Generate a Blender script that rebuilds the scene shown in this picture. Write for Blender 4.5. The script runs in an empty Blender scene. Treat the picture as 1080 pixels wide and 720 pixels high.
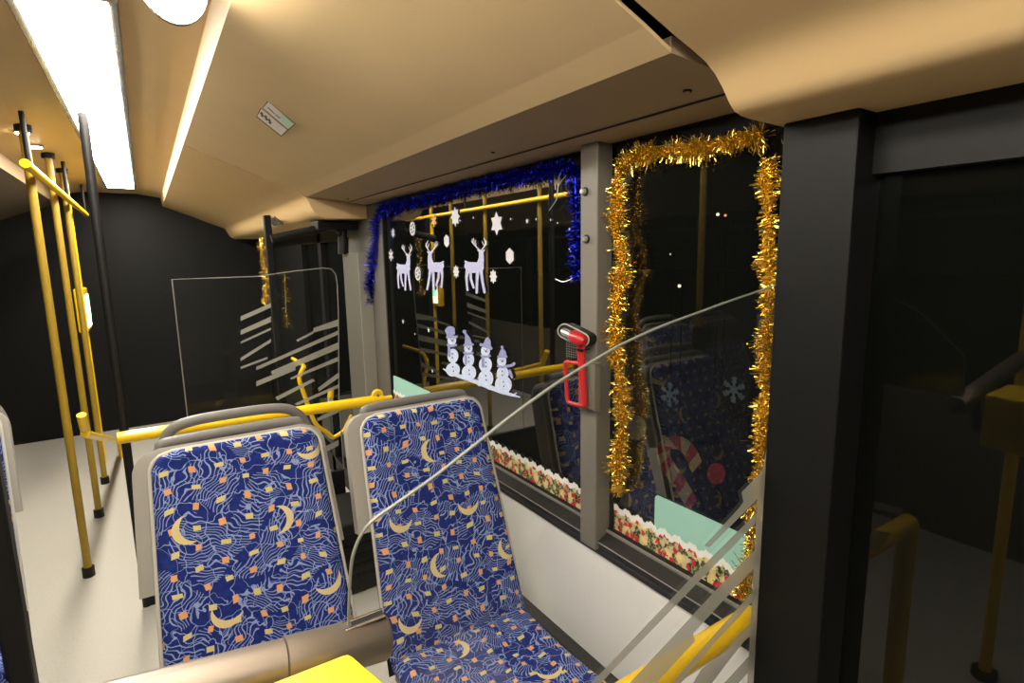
import bpy, bmesh, math, random
from mathutils import Vector, Matrix
random.seed(7)
C = bpy.context.scene.collection
sc = bpy.context.scene

# ------------------------------------------------------------------ camera model
F, YAW, PITCH, ROLL = 585.07, .578069, .156544, -.0185587
CAM = Vector((0, 0, 1.6))
_f = Vector((math.sin(YAW)*math.cos(PITCH), math.cos(YAW)*math.cos(PITCH), -math.sin(PITCH)))
_r = _f.cross(Vector((0, 0, 1))).normalized(); _u = _r.cross(_f)
RR = _r*math.cos(ROLL) + _u*math.sin(ROLL); UU = -_r*math.sin(ROLL) + _u*math.cos(ROLL)
def ray(x, y): return _f + RR*((x-540)/F) - UU*((y-360)/F)
def onX(x, y, X): d = ray(x, y); return CAM + d*(X/d.x)
def onY(x, y, Y): d = ray(x, y); return CAM + d*(Y/d.y)
def onZ(x, y, Z): d = ray(x, y); return CAM + d*((Z-1.6)/d.z)
def onP(x, y, p, n):
    d = ray(x, y); p = Vector(p); n = Vector(n)
    return CAM + d*((p-CAM).dot(n)/d.dot(n))
cam = bpy.data.cameras.new('camera'); co = bpy.data.objects.new('camera', cam); C.objects.link(co)
cam.sensor_fit = 'HORIZONTAL'; cam.sensor_width = 36; cam.lens = F/1080*36; cam.clip_start = .01
M = Matrix.Identity(4)
for i in range(3):
    M[i][0], M[i][1], M[i][2], M[i][3] = RR[i], UU[i], -_f[i], CAM[i]
co.matrix_world = M
sc.camera = co

# ------------------------------------------------------------------ materials
def s2l(c):
    return tuple((v/255/12.92 if v/255 <= .04045 else ((v/255+.055)/1.055)**2.4) for v in c)
def mat(name, rgb, rough=.6, metal=0, spec=.5, noise=0, nscale=20, emit=0, bump=0, coat=0):
    m = bpy.data.materials.new(name); m.use_nodes = True
    nt = m.node_tree; b = nt.nodes['Principled BSDF']
    c = (*s2l(rgb), 1)
    b.inputs['Base Color'].default_value = c
    b.inputs['Roughness'].default_value = rough; b.inputs['Metallic'].default_value = metal
    b.inputs['Specular IOR Level'].default_value = spec
    if coat: b.inputs['Coat Weight'].default_value = coat
    if noise or bump:
        tc = nt.nodes.new('ShaderNodeTexCoord'); n = nt.nodes.new('ShaderNodeTexNoise')
        n.inputs['Scale'].default_value = nscale; n.inputs['Detail'].default_value = 4
        nt.links.new(tc.outputs['Object'], n.inputs['Vector'])
        if noise:
            mx = nt.nodes.new('ShaderNodeMix'); mx.data_type = 'RGBA'
            mx.inputs[6].default_value = tuple(v*(1-noise) for v in c[:3])+(1,)
            mx.inputs[7].default_value = tuple(min(1, v*(1+noise)) for v in c[:3])+(1,)
            nt.links.new(n.outputs['Fac'], mx.inputs[0]); nt.links.new(mx.outputs[2], b.inputs['Base Color'])
        if bump:
            bp = nt.nodes.new('ShaderNodeBump'); bp.inputs['Strength'].default_value = bump; bp.inputs['Distance'].default_value = .002
            nt.links.new(n.outputs['Fac'], bp.inputs['Height']); nt.links.new(bp.outputs['Normal'], b.inputs['Normal'])
    if emit:
        b.inputs['Emission Color'].default_value = c; b.inputs['Emission Strength'].default_value = emit
    return m
def glass_mat(name, tint, refl, fres, rough=.0, body=0, bodycol=(20, 22, 20)):
    """thin pane: transparent tint, optional diffuse film, mirror share rising towards grazing angles"""
    m = bpy.data.materials.new(name); m.use_nodes = True; nt = m.node_tree; nt.nodes.clear()
    N = nt.nodes.new; L = nt.links.new
    out = N('ShaderNodeOutputMaterial'); tr = N('ShaderNodeBsdfTransparent'); gl = N('ShaderNodeBsdfGlossy')
    tr.inputs[0].default_value = (*tint, 1); gl.inputs['Color'].default_value = (1, 1, 1, 1); gl.inputs['Roughness'].default_value = rough
    lw = N('ShaderNodeLayerWeight'); lw.inputs['Blend'].default_value = .3
    ma = N('ShaderNodeMath'); ma.operation = 'MULTIPLY_ADD'; ma.inputs[1].default_value = fres; ma.inputs[2].default_value = refl
    L(lw.outputs['Fresnel'], ma.inputs[0])
    mx = N('ShaderNodeMixShader'); L(ma.outputs[0], mx.inputs[0])
    if body:
        df = N('ShaderNodeBsdfDiffuse'); df.inputs[0].default_value = (*s2l(bodycol), 1)
        m2 = N('ShaderNodeMixShader'); m2.inputs[0].default_value = body; L(tr.outputs[0], m2.inputs[1]); L(df.outputs[0], m2.inputs[2])
        L(m2.outputs[0], mx.inputs[1])
    else: L(tr.outputs[0], mx.inputs[1])
    L(gl.outputs[0], mx.inputs[2]); L(mx.outputs[0], out.inputs[0])
    return m
def emit_mat(name, rgb, s):
    m = bpy.data.materials.new(name); m.use_nodes = True; nt = m.node_tree; nt.nodes.clear()
    o = nt.nodes.new('ShaderNodeOutputMaterial'); e = nt.nodes.new('ShaderNodeEmission')
    e.inputs[0].default_value = (*s2l(rgb), 1); e.inputs[1].default_value = s
    nt.links.new(e.outputs[0], o.inputs[0]); return m

LAMP = 22.0
M_ceil = mat('beige_ceiling', (204, 177, 132), .55, noise=.06, nscale=6, bump=.05)
M_ledge = mat('taupe_ledge', (152, 130, 100), .6, noise=.05, nscale=9)
M_gap = mat('black_gap', (12, 11, 10), .8)
M_cover = mat('beige_cover', (200, 170, 122), .5, noise=.05, nscale=5)
M_black = mat('black_rubber', (16, 16, 16), .5, spec=.2, noise=.15, nscale=40)
M_sill = mat('dark_sill', (30, 29, 28), .4, noise=.25, nscale=25)
M_gask = mat('grey_gasket', (120, 118, 112), .5)
M_pillar = mat('grey_pillar', (112, 107, 98), .5, noise=.06, nscale=15)
M_dkpillar = mat('dark_grey_pillar', (88, 85, 77), .6, noise=.06, nscale=15)
M_ltpillar = mat('light_grey_pillar', (140, 136, 126), .55)
M_white = mat('white_panel', (230, 229, 226), .35, noise=.04, nscale=7)
M_floor = mat('grey_vinyl', (178, 174, 164), .6, noise=.15, nscale=120)
M_yellow = mat('yellow_paint', (246, 200, 16), .35, coat=.3, noise=.03, nscale=8)
M_dull = mat('dimmed_yellow', (150, 122, 30), .5, noise=.1)  # yellow darkened in the colour itself to dim the mirrored poles
M_steel = mat('brushed_steel', (142, 132, 121), .38, metal=.75)
M_dark = mat('dark_plastic', (24, 23, 22), .5, spec=.25, noise=.1)
M_shell = mat('grey_shell', (150, 146, 138), .5, noise=.04, nscale=30)
M_shell2 = mat('mid_grey_shell', (112, 110, 106), .5, noise=.04, nscale=30)
M_pipe = mat('pale_piping', (186, 184, 176), .5)
M_red = mat('red_plastic', (178, 30, 34), .35, coat=.3)
M_cap = mat('chrome_cap', (200, 196, 188), .25, metal=.7)
M_mint = mat('mint_card', (150, 198, 186), .6, noise=.03)
M_stk = mat('white_vinyl', (200, 200, 208), .6, emit=0)
M_deer = mat('lilac_vinyl', (176, 178, 212), .6, noise=.35, nscale=110)
M_snow = mat('snowman_vinyl', (190, 202, 232), .6, noise=.3, nscale=55)
M_snow2 = mat('snowman_shade', (134, 138, 182), .6, noise=.7, nscale=160)
M_btn = mat('button_ink', (70, 72, 100), .7)
M_carrot = mat('carrot_ink', (120, 84, 92), .7)
M_goldstk = mat('gold_sticker', (224, 172, 84), .5)
M_gold = mat('gold_foil', (242, 214, 112), .15, metal=1)
M_blue = mat('blue_foil', (40, 49, 182), .14, metal=1)
M_silver = mat('silver_strand', (205, 205, 205), .3, metal=.6)
M_edge = mat('glass_edge', (112, 116, 108), .5)
M_lens = emit_mat('lamp_lens', (255, 247, 232), LAMP)
M_spot = emit_mat('spot_lens', (255, 240, 205), 90)
M_scrw = emit_mat('display', (150, 235, 190), 6)
M_scrw2 = emit_mat('display_pale', (250, 240, 200), 7)
M_pane = glass_mat('window_pane', (.28, .30, .28), .022, .16, body=.016, bodycol=(120, 125, 112))
M_clear = glass_mat('screen_glass', (.97, .98, .97), .008, .12, body=.004, bodycol=(200, 200, 190))
M_frost = bpy.data.materials.new('frosted_film'); M_frost.use_nodes = True
def _frost():
    nt = M_frost.node_tree; nt.nodes.clear(); N = nt.nodes.new; L = nt.links.new
    o = N('ShaderNodeOutputMaterial'); t = N('ShaderNodeBsdfTransparent'); d = N('ShaderNodeBsdfDiffuse'); tl = N('ShaderNodeBsdfTranslucent')
    d.inputs[0].default_value = (*s2l((158, 157, 146)), 1); tl.inputs[0].default_value = (*s2l((158, 157, 146)), 1)
    a = N('ShaderNodeMixShader'); a.inputs[0].default_value = .5; L(d.outputs[0], a.inputs[1]); L(tl.outputs[0], a.inputs[2])
    b = N('ShaderNodeMixShader'); b.inputs[0].default_value = .8; L(t.outputs[0], b.inputs[1]); L(a.outputs[0], b.inputs[2]); L(b.outputs[0], o.inputs[0])
_frost()

class G:
    """tiny node-graph helper for scalar/vector math"""
    def __init__(s, m): s.nt = m.node_tree
    def n(s, t): return s.nt.nodes.new(t)
    def put(s, sock, v):
        if hasattr(v, 'links') or isinstance(v, bpy.types.NodeSocket): s.nt.links.new(v, sock)
        else: sock.default_value = v
    def m(s, op, a, b=0.0, c=0.0):
        k = s.n('ShaderNodeMath'); k.operation = op
        s.put(k.inputs[0], a); s.put(k.inputs[1], b); s.put(k.inputs[2], c); return k.outputs[0]
    def mix(s, f, a, b):
        k = s.n('ShaderNodeMix'); k.data_type = 'RGBA'; s.put(k.inputs[0], f); s.put(k.inputs[6], a); s.put(k.inputs[7], b); return k.outputs[2]
    def vadd(s, a, b, op='ADD'):
        k = s.n('ShaderNodeVectorMath'); k.operation = op; s.put(k.inputs[0], a); s.put(k.inputs[1], b); return k.outputs[0]

def fabric():
    """blue moquette: pale squiggles and hatching, orange and cream squares, cream crescents (UV in metres)"""
    m = bpy.data.materials.new('blue_moquette'); m.use_nodes = True
    b = m.node_tree.nodes['Principled BSDF']; g = G(m)
    b.inputs['Roughness'].default_value = .85; b.inputs['Specular IOR Level'].default_value = .2
    uvn = g.n('ShaderNodeUVMap'); uv = uvn.outputs[0]
    def noise(scale, det=2):
        k = g.n('ShaderNodeTexNoise'); k.noise_dimensions = '2D'; k.inputs['Scale'].default_value = scale; k.inputs['Detail'].default_value = det
        g.put(k.inputs['Vector'], uv); return k
    def scaled(v, s):
        k = g.n('ShaderNodeVectorMath'); k.operation = 'SCALE'; g.put(k.inputs[0], v); k.inputs[3].default_value = s; return k.outputs[0]
    dist = g.vadd(noise(17).outputs['Color'], (.5, .5, .5), 'SUBTRACT')
    duv = g.vadd(uv, scaled(dist, .075))
    GU, GV = .057, .049
    dx_ = g.n('ShaderNodeSeparateXYZ'); g.put(dx_.inputs[0], duv)
    def grid(sock, step, half):
        q = g.m('FRACT', g.m('ADD', g.m('DIVIDE', sock, step), 50.0))
        return g.m('LESS_THAN', g.m('ABSOLUTE', g.m('SUBTRACT', q, .5)), half)
    net = g.m('MAXIMUM', grid(dx_.outputs[0], GU, .022), grid(dx_.outputs[1], GV, .022))
    dd = g.n('ShaderNodeSeparateXYZ'); g.put(dd.inputs[0], g.vadd(uv, scaled(dist, -.13)))
    net = g.m('MAXIMUM', net, grid(g.m('ADD', dd.outputs[0], g.m('MULTIPLY', dd.outputs[1], .5)), .083, .013))
    lines = net
    dist2 = g.vadd(noise(9).outputs['Color'], (.5, .5, .5), 'SUBTRACT')
    duv2 = g.vadd(uv, scaled(dist2, .10))
    mk = noise(7.5, 0).outputs['Fac']
    for rot, lo, hi, sc_ in ((.5, .555, 1., 34), (1.95, 0., .43, 37)):
        mp = g.n('ShaderNodeMapping'); g.put(mp.inputs['Vector'], duv2); mp.inputs['Rotation'].default_value = (0, 0, rot)
        w = g.n('ShaderNodeTexWave'); w.inputs['Scale'].default_value = sc_; w.inputs['Distortion'].default_value = 1.4
        w.inputs['Detail'].default_value = 1; w.inputs['Detail Scale'].default_value = 1.2
        g.put(w.inputs['Vector'], mp.outputs[0])
        h = g.m('GREATER_THAN', w.outputs['Fac'], .85)
        inside = g.m('MULTIPLY', g.m('GREATER_THAN', mk, lo), g.m('LESS_THAN', mk, hi))
        lines = g.m('MAXIMUM', lines, g.m('MULTIPLY', h, inside))
    base = g.mix(noise(60).outputs['Fac'], (*s2l((17, 30, 92)), 1), (*s2l((34, 52, 132)), 1))
    col = g.mix(g.m('MULTIPLY', lines, .8), base, (*s2l((150, 168, 216)), 1))
    wob = g.vadd(uv, scaled(g.vadd(noise(9, 0).outputs['Color'], (.5, .5, .5), 'SUBTRACT'), .03))
    ws = g.n('ShaderNodeSeparateXYZ'); g.put(ws.inputs[0], wob)
    gu = g.m('ADD', g.m('DIVIDE', ws.outputs[0], GU), 50.25); gv = g.m('ADD', g.m('DIVIDE', ws.outputs[1], GV), 50.3)
    par = g.m('FLOORED_MODULO', g.m('ADD', g.m('FLOOR', gu), g.m('FLOOR', gv)), 2.0)
    # squares keep straight sides: local offsets come from the undistorted cell
    lu = g.m('ABSOLUTE', g.m('SUBTRACT', g.m('FRACT', gu), .5)); lv = g.m('ABSOLUTE', g.m('SUBTRACT', g.m('FRACT', gv), .5))
    hu = g.m('MULTIPLY_ADD', par, -.04, .165); hv = g.m('MULTIPLY_ADD', par, .035, .125)
    sqm = g.m('MULTIPLY', g.m('LESS_THAN', lu, hu), g.m('LESS_THAN', lv, hv))
    sqc = g.mix(par, (*s2l((206, 192, 130)), 1), (*s2l((218, 160, 108)), 1))
    col = g.mix(sqm, col, sqc)
    # crescents: (u, v, angle)
    sx = g.n('ShaderNodeSeparateXYZ'); g.put(sx.inputs[0], uv)
    U, V = sx.outputs[0], sx.outputs[1]
    cres = None
    for u0, v0, an in CRESCENTS:
        du = g.m('SUBTRACT', U, u0); dv = g.m('SUBTRACT', V, v0)
        d1 = g.m('SQRT', g.m('ADD', g.m('MULTIPLY', du, du), g.m('MULTIPLY', dv, dv)))
        ou, ov = math.cos(an)*.020, math.sin(an)*.020
        eu = g.m('SUBTRACT', du, ou); ev = g.m('SUBTRACT', dv, ov)
        d2 = g.m('SQRT', g.m('ADD', g.m('MULTIPLY', eu, eu), g.m('MULTIPLY', ev, ev)))
        k = g.m('MULTIPLY', g.m('LESS_THAN', d1, .036), g.m('GREATER_THAN', d2, .038))
        cres = k if cres is None else g.m('MAXIMUM', cres, k)
    col = g.mix(cres, col, (*s2l((212, 194, 144)), 1))
    g.put(b.inputs['Base Color'], col)
    bp = g.n('ShaderNodeBump'); bp.inputs['Strength'].default_value = .25; bp.inputs['Distance'].default_value = .001
    g.put(bp.inputs['Height'], noise(900).outputs['Fac']); g.put(b.inputs['Normal'], bp.outputs[0])
    return m
# u: window seat is centred on u=0.5, aisle seat on u=1.5; v: height up the back, cushion at negative v
CRESCENTS = [(.499, .557, .1), (.59, .370, 1.45), (.362, .378, 1.25), (.465, .216, .15), (.699, .200, .6), (.34, .10, 1.2), (.45, -.07, 2.9), (.62, -.30, 1.2), (.70, .60, 2.8),
             (1.671, .645, 1.95), (1.569, .468, 3.1), (1.668, .278, 1.95), (1.36, .50, .3), (1.42, .28, 1.2), (1.50, .10, .6), (1.55, -.15, 2.6)]
M_fab = fabric()

def flower_mat():
    m = bpy.data.materials.new('flower_print'); m.use_nodes = True
    b = m.node_tree.nodes['Principled BSDF']; g = G(m); b.inputs['Roughness'].default_value = .6
    uv = g.n('ShaderNodeUVMap').outputs[0]
    n = g.n('ShaderNodeTexNoise'); n.noise_dimensions = '2D'; n.inputs['Scale'].default_value = 130; n.inputs['Detail'].default_value = 3; g.put(n.inputs['Vector'], uv)
    col = g.mix(g.m('GREATER_THAN', n.outputs['Fac'], .53), (*s2l((36, 44, 22)), 1), (*s2l((150, 150, 96)), 1))
    d = g.n('ShaderNodeVectorMath'); d.operation = 'SCALE'; g.put(d.inputs[0], n.outputs['Color']); d.inputs[3].default_value = .018
    duv = g.vadd(uv, d.outputs[0])
    def blobs(scale, rad, c, off, thr):
        nonlocal col
        v = g.n('ShaderNodeTexVoronoi'); v.voronoi_dimensions = '2D'; v.inputs['Scale'].default_value = scale; v.inputs['Randomness'].default_value = .8
        g.put(v.inputs['Vector'], g.vadd(duv, off))
        sp = g.n('ShaderNodeSeparateColor'); g.put(sp.inputs[0], v.outputs['Color'])
        k = g.m('MULTIPLY', g.m('LESS_THAN', v.outputs['Distance'], rad), g.m('GREATER_THAN', sp.outputs[1], thr))
        shade = g.mix(v.outputs['Distance'], (*c, 1), (*(x*.35 for x in c), 1))
        col = g.mix(k, col, shade)
    blobs(40, .40, s2l((214, 196, 150)), (.3, .1, 0), .35)
    blobs(25, .40, s2l((236, 214, 150)), (.0, .013, 0), .42)
    blobs(42, .33, s2l((196, 28, 42)), (.7, .2, 0), .5)
    g.put(b.inputs['Base Color'], col); return m
M_flower = flower_mat()

# ------------------------------------------------------------------ mesh helpers
def wloc(p):
    v = Vector((0, 0, 0))
    while p is not None: v += p.location; p = p.parent
    return v
def mk(name, vs, fs, m, parent=None, smooth=False, uv=None, mats=None, fm=None):
    off = wloc(parent)
    me = bpy.data.meshes.new(name); me.from_pydata([tuple(Vector(v)-off) for v in vs], [], fs)
    for x in (mats or [m]): me.materials.append(x)
    if fm:
        for p, i in zip(me.polygons, fm): p.material_index = i
    if smooth:
        for p in me.polygons: p.use_smooth = True
    if uv:
        l = me.uv_layers.new(name='UVMap')
        for p in me.polygons:
            for li, vi in zip(p.loop_indices, p.vertices): l.data[li].uv = uv[vi]
    me.validate(); me.update()
    o = bpy.data.objects.new(name, me); C.objects.link(o)
    if parent is not None: o.parent = parent
    return o
def fix(o):
    bm = bmesh.new(); bm.from_mesh(o.data); bmesh.ops.recalc_face_normals(bm, faces=bm.faces); bm.to_mesh(o.data); bm.free(); return o
def thing(name, label, cat, loc, group=None):
    o = bpy.data.objects.new(name, None); C.objects.link(o); o.location = Vector(loc); o.empty_display_size = .05
    return tag(o, label, cat, group)
def tag(o, label, cat, group=None, kind=None):
    o['label'] = label; o['category'] = cat
    if group: o['group'] = group
    if kind: o['kind'] = kind
    return o
def struct(o, label=None, cat=None):
    o['kind'] = 'structure'
    if label: o['label'] = label
    if cat: o['category'] = cat
    return o
class MB:
    def __init__(s): s.v = []; s.f = []
    def add(s, vs, fs):
        k = len(s.v); s.v += [Vector(v) for v in vs]; s.f += [[i+k for i in f] for f in fs]; return s
    def box(s, a, b, bev=0, seg=2):
        bm = bmesh.new(); bmesh.ops.create_cube(bm, size=1)
        a = Vector(a); b = Vector(b)
        for v in bm.verts:
            v.co = Vector((a[i]+(b[i]-a[i])*(v.co[i]+.5) for i in range(3)))
        if bev: bmesh.ops.bevel(bm, geom=list(bm.edges), offset=bev, segments=seg, profile=.5, affect='EDGES')
        bm.verts.index_update()
        s.add([v.co.copy() for v in bm.verts], [[v.index for v in f.verts] for f in bm.faces]); bm.free(); return s
    def tube(s, pts, r, n=12, cap=True):
        pts = [Vector(p) for p in pts]; rs = r if isinstance(r, (list, tuple)) else [r]*len(pts)
        t0 = (pts[1]-pts[0]).normalized(); a = t0.orthogonal().normalized()
        vs = []; fs = []; pt = t0
        for i, p in enumerate(pts):
            t = ((pts[min(i+1, len(pts)-1)]-pts[max(i-1, 0)])).normalized()
            q = pt.rotation_difference(t); a = (q @ a).normalized(); pt = t; bb = t.cross(a)
            for k in range(n):
                w = 2*math.pi*k/n; vs.append(p + (a*math.cos(w)+bb*math.sin(w))*rs[i])
        for i in range(len(pts)-1):
            for k in range(n): fs.append([i*n+k, i*n+(k+1) % n, (i+1)*n+(k+1) % n, (i+1)*n+k])
        if cap: fs.append(list(range(n))[::-1]); fs.append([(len(pts)-1)*n+k for k in range(n)])
        return s.add(vs, fs)
    def ball(s, c, r, n=12, m=8):
        c = Vector(c); vs = [c+Vector((0, 0, r))]; fs = []
        for j in range(1, m):
            p = math.pi*j/m
            for i in range(n):
                t = 2*math.pi*i/n; vs.append(c+Vector((r*math.sin(p)*math.cos(t), r*math.sin(p)*math.sin(t), r*math.cos(p))))
        vs.append(c-Vector((0, 0, r)))
        for i in range(n): fs.append([0, 1+i, 1+(i+1) % n])
        for j in range(m-2):
            for i in range(n): fs.append([1+j*n+i, 1+(j+1)*n+i, 1+(j+1)*n+(i+1) % n, 1+j*n+(i+1) % n])
        k = 1+(m-2)*n
        for i in range(n): fs.append([k+i, len(vs)-1, k+(i+1) % n])
        return s.add(vs, fs)
    def poly(s, pts): return s.add(pts, [list(range(len(pts)))])
    def prism(s, pts, d):
        n = len(pts); d = Vector(d); pts = [Vector(p) for p in pts]
        return s.add(pts+[p+d for p in pts], [list(range(n))[::-1], list(range(n, 2*n))]+[[i, (i+1) % n, n+(i+1) % n, n+i] for i in range(n)])
    def sweepY(s, prof, y0, y1, ny=1):
        n = len(prof); vs = []; fs = []
        for j in range(ny+1):
            y = y0+(y1-y0)*j/ny
            vs += [Vector((x, y, z)) for x, z in prof]
        for j in range(ny):
            for i in range(n-1): fs.append([j*n+i, j*n+i+1, (j+1)*n+i+1, (j+1)*n+i])
        return s.add(vs, fs)
    def build(s, name, m, parent=None, smooth=False, fixn=True):
        o = mk(name, s.v, s.f, m, parent, smooth)
        if fixn: fix(o)
        if smooth: autosm(o)
        return o
def autosm(o, ang=.7):
    me = o.data
    for p in me.polygons: p.use_smooth = True
    bm = bmesh.new(); bm.from_mesh(me)
    for e in bm.edges:
        if len(e.link_faces) == 2 and e.calc_face_angle(0) > ang: e.smooth = False
    bm.to_mesh(me); bm.free()
def spline(pts, n=6):
    pts = [Vector(p) for p in pts]; out = []
    for i in range(len(pts)-1):
        p0 = pts[max(i-1, 0)]; p1 = pts[i]; p2 = pts[i+1]; p3 = pts[min(i+2, len(pts)-1)]
        for k in range(n):
            t = k/n; out.append(.5*((2*p1)+(p2-p0)*t+(2*p0-5*p1+4*p2-p3)*t*t+(3*p1-p0-3*p2+p3)*t**3))
    out.append(pts[-1]); return out

# ================================================================== the shell of the bus
W = 1.05
Y0, Y1 = -1.5, 6.4
CX = -.2                                                        # middle of the bus
def mir(prof): return [(2*CX-x, z) for x, z in prof]
SL = [(.20, 2.113), (.32, 2.065), (.44, 2.018), (.56, 1.970), (.66, 1.931), (.72, 1.905)]
# floor and end walls
struct(MB().box((-1.5, Y0, -.06), (1.1, Y1, 0)).build('floor', M_floor))
struct(MB().box((-1.5, Y0-.05, 0), (1.1, Y0, 2.3)).build('wall_rear', M_dkpillar))
struct(MB().box((-1.5, Y1, 0), (1.1, Y1+.05, 2.3)).build('wall_front', M_black))
# middle of the ceiling and the black void behind the panels
struct(MB().sweepY([(.20, 2.113), (.19, 2.19), (.0, 2.22), (-.4, 2.22), (-.59, 2.19), (-.60, 2.113)], Y0, Y1).build('ceiling', M_ceil))
struct(MB().sweepY([(.19, 2.19), (.40, 2.10), (.78, 1.96), (1.10, 1.95)], Y0, Y1).build('ceiling', M_gap))
# sloping panel between the two seams
def panel(y0, y1):
    prof = SL; t = .006
    back = [(x+.002, z+t) for x, z in prof][::-1]
    pts = [Vector((x, y0, z)) for x, z in prof+back]
    return MB().prism(pts, (0, y1-y0, 0))
p = panel(.634, 2.980).build('ceiling', M_ceil); struct(p)
# opposite side ceiling, darkened in its colour so the panes mirror it dim
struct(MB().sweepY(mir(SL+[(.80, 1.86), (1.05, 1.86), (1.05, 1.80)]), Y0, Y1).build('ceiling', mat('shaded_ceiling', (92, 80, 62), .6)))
# ledge above the windows
LED = [(.72, 1.905), (.80, 1.899), (.925, 1.888), (.932, 1.881), (1.03, 1.874), (1.03, 1.90), (.72, 1.93)]
struct(MB().prism([Vector((x, .634, z)) for x, z in LED], (0, 2.985-.634, 0)).build('trim_1', M_ledge))
struct(MB().tube([(.928, .634, 1.884), (.928, 2.97, 1.884)], .0022, 6).build('trim_2', M_gap))
struct(MB().box((1.03, .3, 1.872), (1.10, 3.3, 1.93)).build('trim_3', M_black))
# --- covers over the doors at both ends of the window bay
def cover(prof, y0, y1, end):
    n = len(prof)
    top = [(1.05, 1.96), (.72, 1.95), (.20, 2.15)]
    pts = [Vector((x, y0, z)) for x, z in prof+top]
    return MB().prism(pts, (0, y1-y0, 0))
NEAR = [(.20, 2.113), (.45, 2.014), (.62, 1.950), (.70, 1.921), (.745, 1.906), (.775, 1.895), (.80, 1.880), (.82, 1.862), (.838, 1.842), (.852, 1.830), (.872, 1.824), (.90, 1.822), (1.05, 1.818)]
FAR = [(.20, 2.113), (.44, 2.018), (.60, 1.953), (.70, 1.913), (.722, 1.900), (.738, 1.865), (.752, 1.836), (.772, 1.816), (.80, 1.803), (.85, 1.801), (1.05, 1.803)]
t = thing('door_mechanism_cover', 'beige rounded overhead cover at upper right, ahead of the black seam', 'overhead cover', (.8, -.3, 1.82))
cover(NEAR, Y0, .612, 1).build('cover_shell', M_cover, t, smooth=True)
t = thing('door_mechanism_cover', 'beige overhead cover above the far doorway, beyond the end of the window ledge', 'overhead cover', (.8, 4.5, 1.80))
cover(FAR, 2.992, Y1, -1).build('cover_shell', M_cover, t, smooth=True)
# small plate on the far cover
nrm = Vector((.36, 0, .59)).cross(Vector((0, 1, 0)))
pn = Vector((-.036, 0, -.059)).normalized()
pl = [onP(x, y, (.775, 4, 1.815), (.55, 0, .83)) for x, y in ((279.5, 228.5), (290, 227), (299, 235), (290.5, 236.5))]
o = MB().prism([q+Vector((-.002, 0, -.003)) for q in pl], (-.006, 0, -.009)).build('indicator_plate', M_cap)
tag(o, 'small pale rectangular plate on the beige cover above the far doorway', 'plate')
# screws in the ledge
for (x, y, r, lab) in ((725, 95.5, .0085, 'largest dark oval screw cap in the ledge, near the black ceiling seam'), (520, 160.5, .006, 'small dark screw in the ledge above the left window'), (367, 209.5, .005, 'tiny dark screw at the far end of the ledge')):
    c = onP(x, y, (.8, 1, 1.899), (.088, 0, 1)); nn = Vector((-.088, 0, -1)).normalized()
    s_ = thing('ledge_screw', lab, 'screw', c)
    MB().tube([c, c+nn*.003], [r, r*.9], 14).build('screw_rim', M_dark, s_, smooth=True)
    MB().tube([c+nn*.003, c+nn*.0042], [r*.66, r*.55], 14).build('screw_head', M_ledge, s_, smooth=True)

# --- right wall below the windows
struct(MB().box((1.0, .60, .40), (1.06, 2.78, .757), .002).build('wall_right', M_white))
struct(MB().box((.992, .40, 0), (1.06, 3.0, .398), .003).build('baseboard_right', M_dkpillar))
struct(MB().box((.955, .40, .395), (1.0, 2.9, .412), .004).build('trim_4', M_sill))
# sill: stepped black profile
SILL = [(1.0, .752), (.992, .756), (.992, .768), (.998, .770), (.998, .786), (.994, .788), (.994, .792), (1.002, .796), (1.026, .806), (1.030, .812), (1.10, .812), (1.10, .752)]
struct(MB().prism([Vector((x, .60, z)) for x, z in SILL], (0, 2.22, 0)).build('trim_5', M_sill))
struct(MB().tube([(.9935, .60, .790), (.9935, 2.8, .790)], .0018, 6).build('trim_6', M_gask))

def window(i, y0, y1):
    z0, z1 = .812, 1.885
    w = struct(MB().box((1.036, y0, z0), (1.056, y0+.016, z1)).box((1.036, y1-.016, z0), (1.056, y1, z1)).box((1.030, y0, z0), (1.056, y1, z0+.010)).box((1.036, y0, z1-.05), (1.056, y1, z1)).build('window_%d' % i, M_black))
    MB().poly([(W, y0+.01, z0), (W, y1-.01, z0), (W, y1-.01, z1), (W, y0+.01, z1)]).build('pane', M_pane, w, fixn=False)
    g = MB().box((1.024, y0, z0-.001), (1.034, y1, z0+.007), .002).build('gasket', M_gask, w)
    return w
window(1, 1.185, 2.79)
window(2, .60, 1.10)
# pillar between the windows
pil = struct(MB().box((.985, 1.098, .765), (1.06, 1.165, 1.88), .004).build('trim_7', M_pillar))
# pillar at the left end, and stepped column
struct(MB().box((1.03, 2.775, 0), (1.08, 3.4, 1.885)).build('trim_8', M_dkpillar))
col = thing('grey_column', 'grey square column standing beyond the left window beside the far doorway', 'column', (1.0, 3.1, 0))
MB().box((.962, 2.975, 0), (1.029, 3.25, 1.62), .003).build('column_body', M_dkpillar, col)
MB().box((.960, 2.968, 0), (1.029, 2.974, 1.62)).build('front_face', M_ltpillar, col)  # front face of the column, a paler grey than its sides

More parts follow.
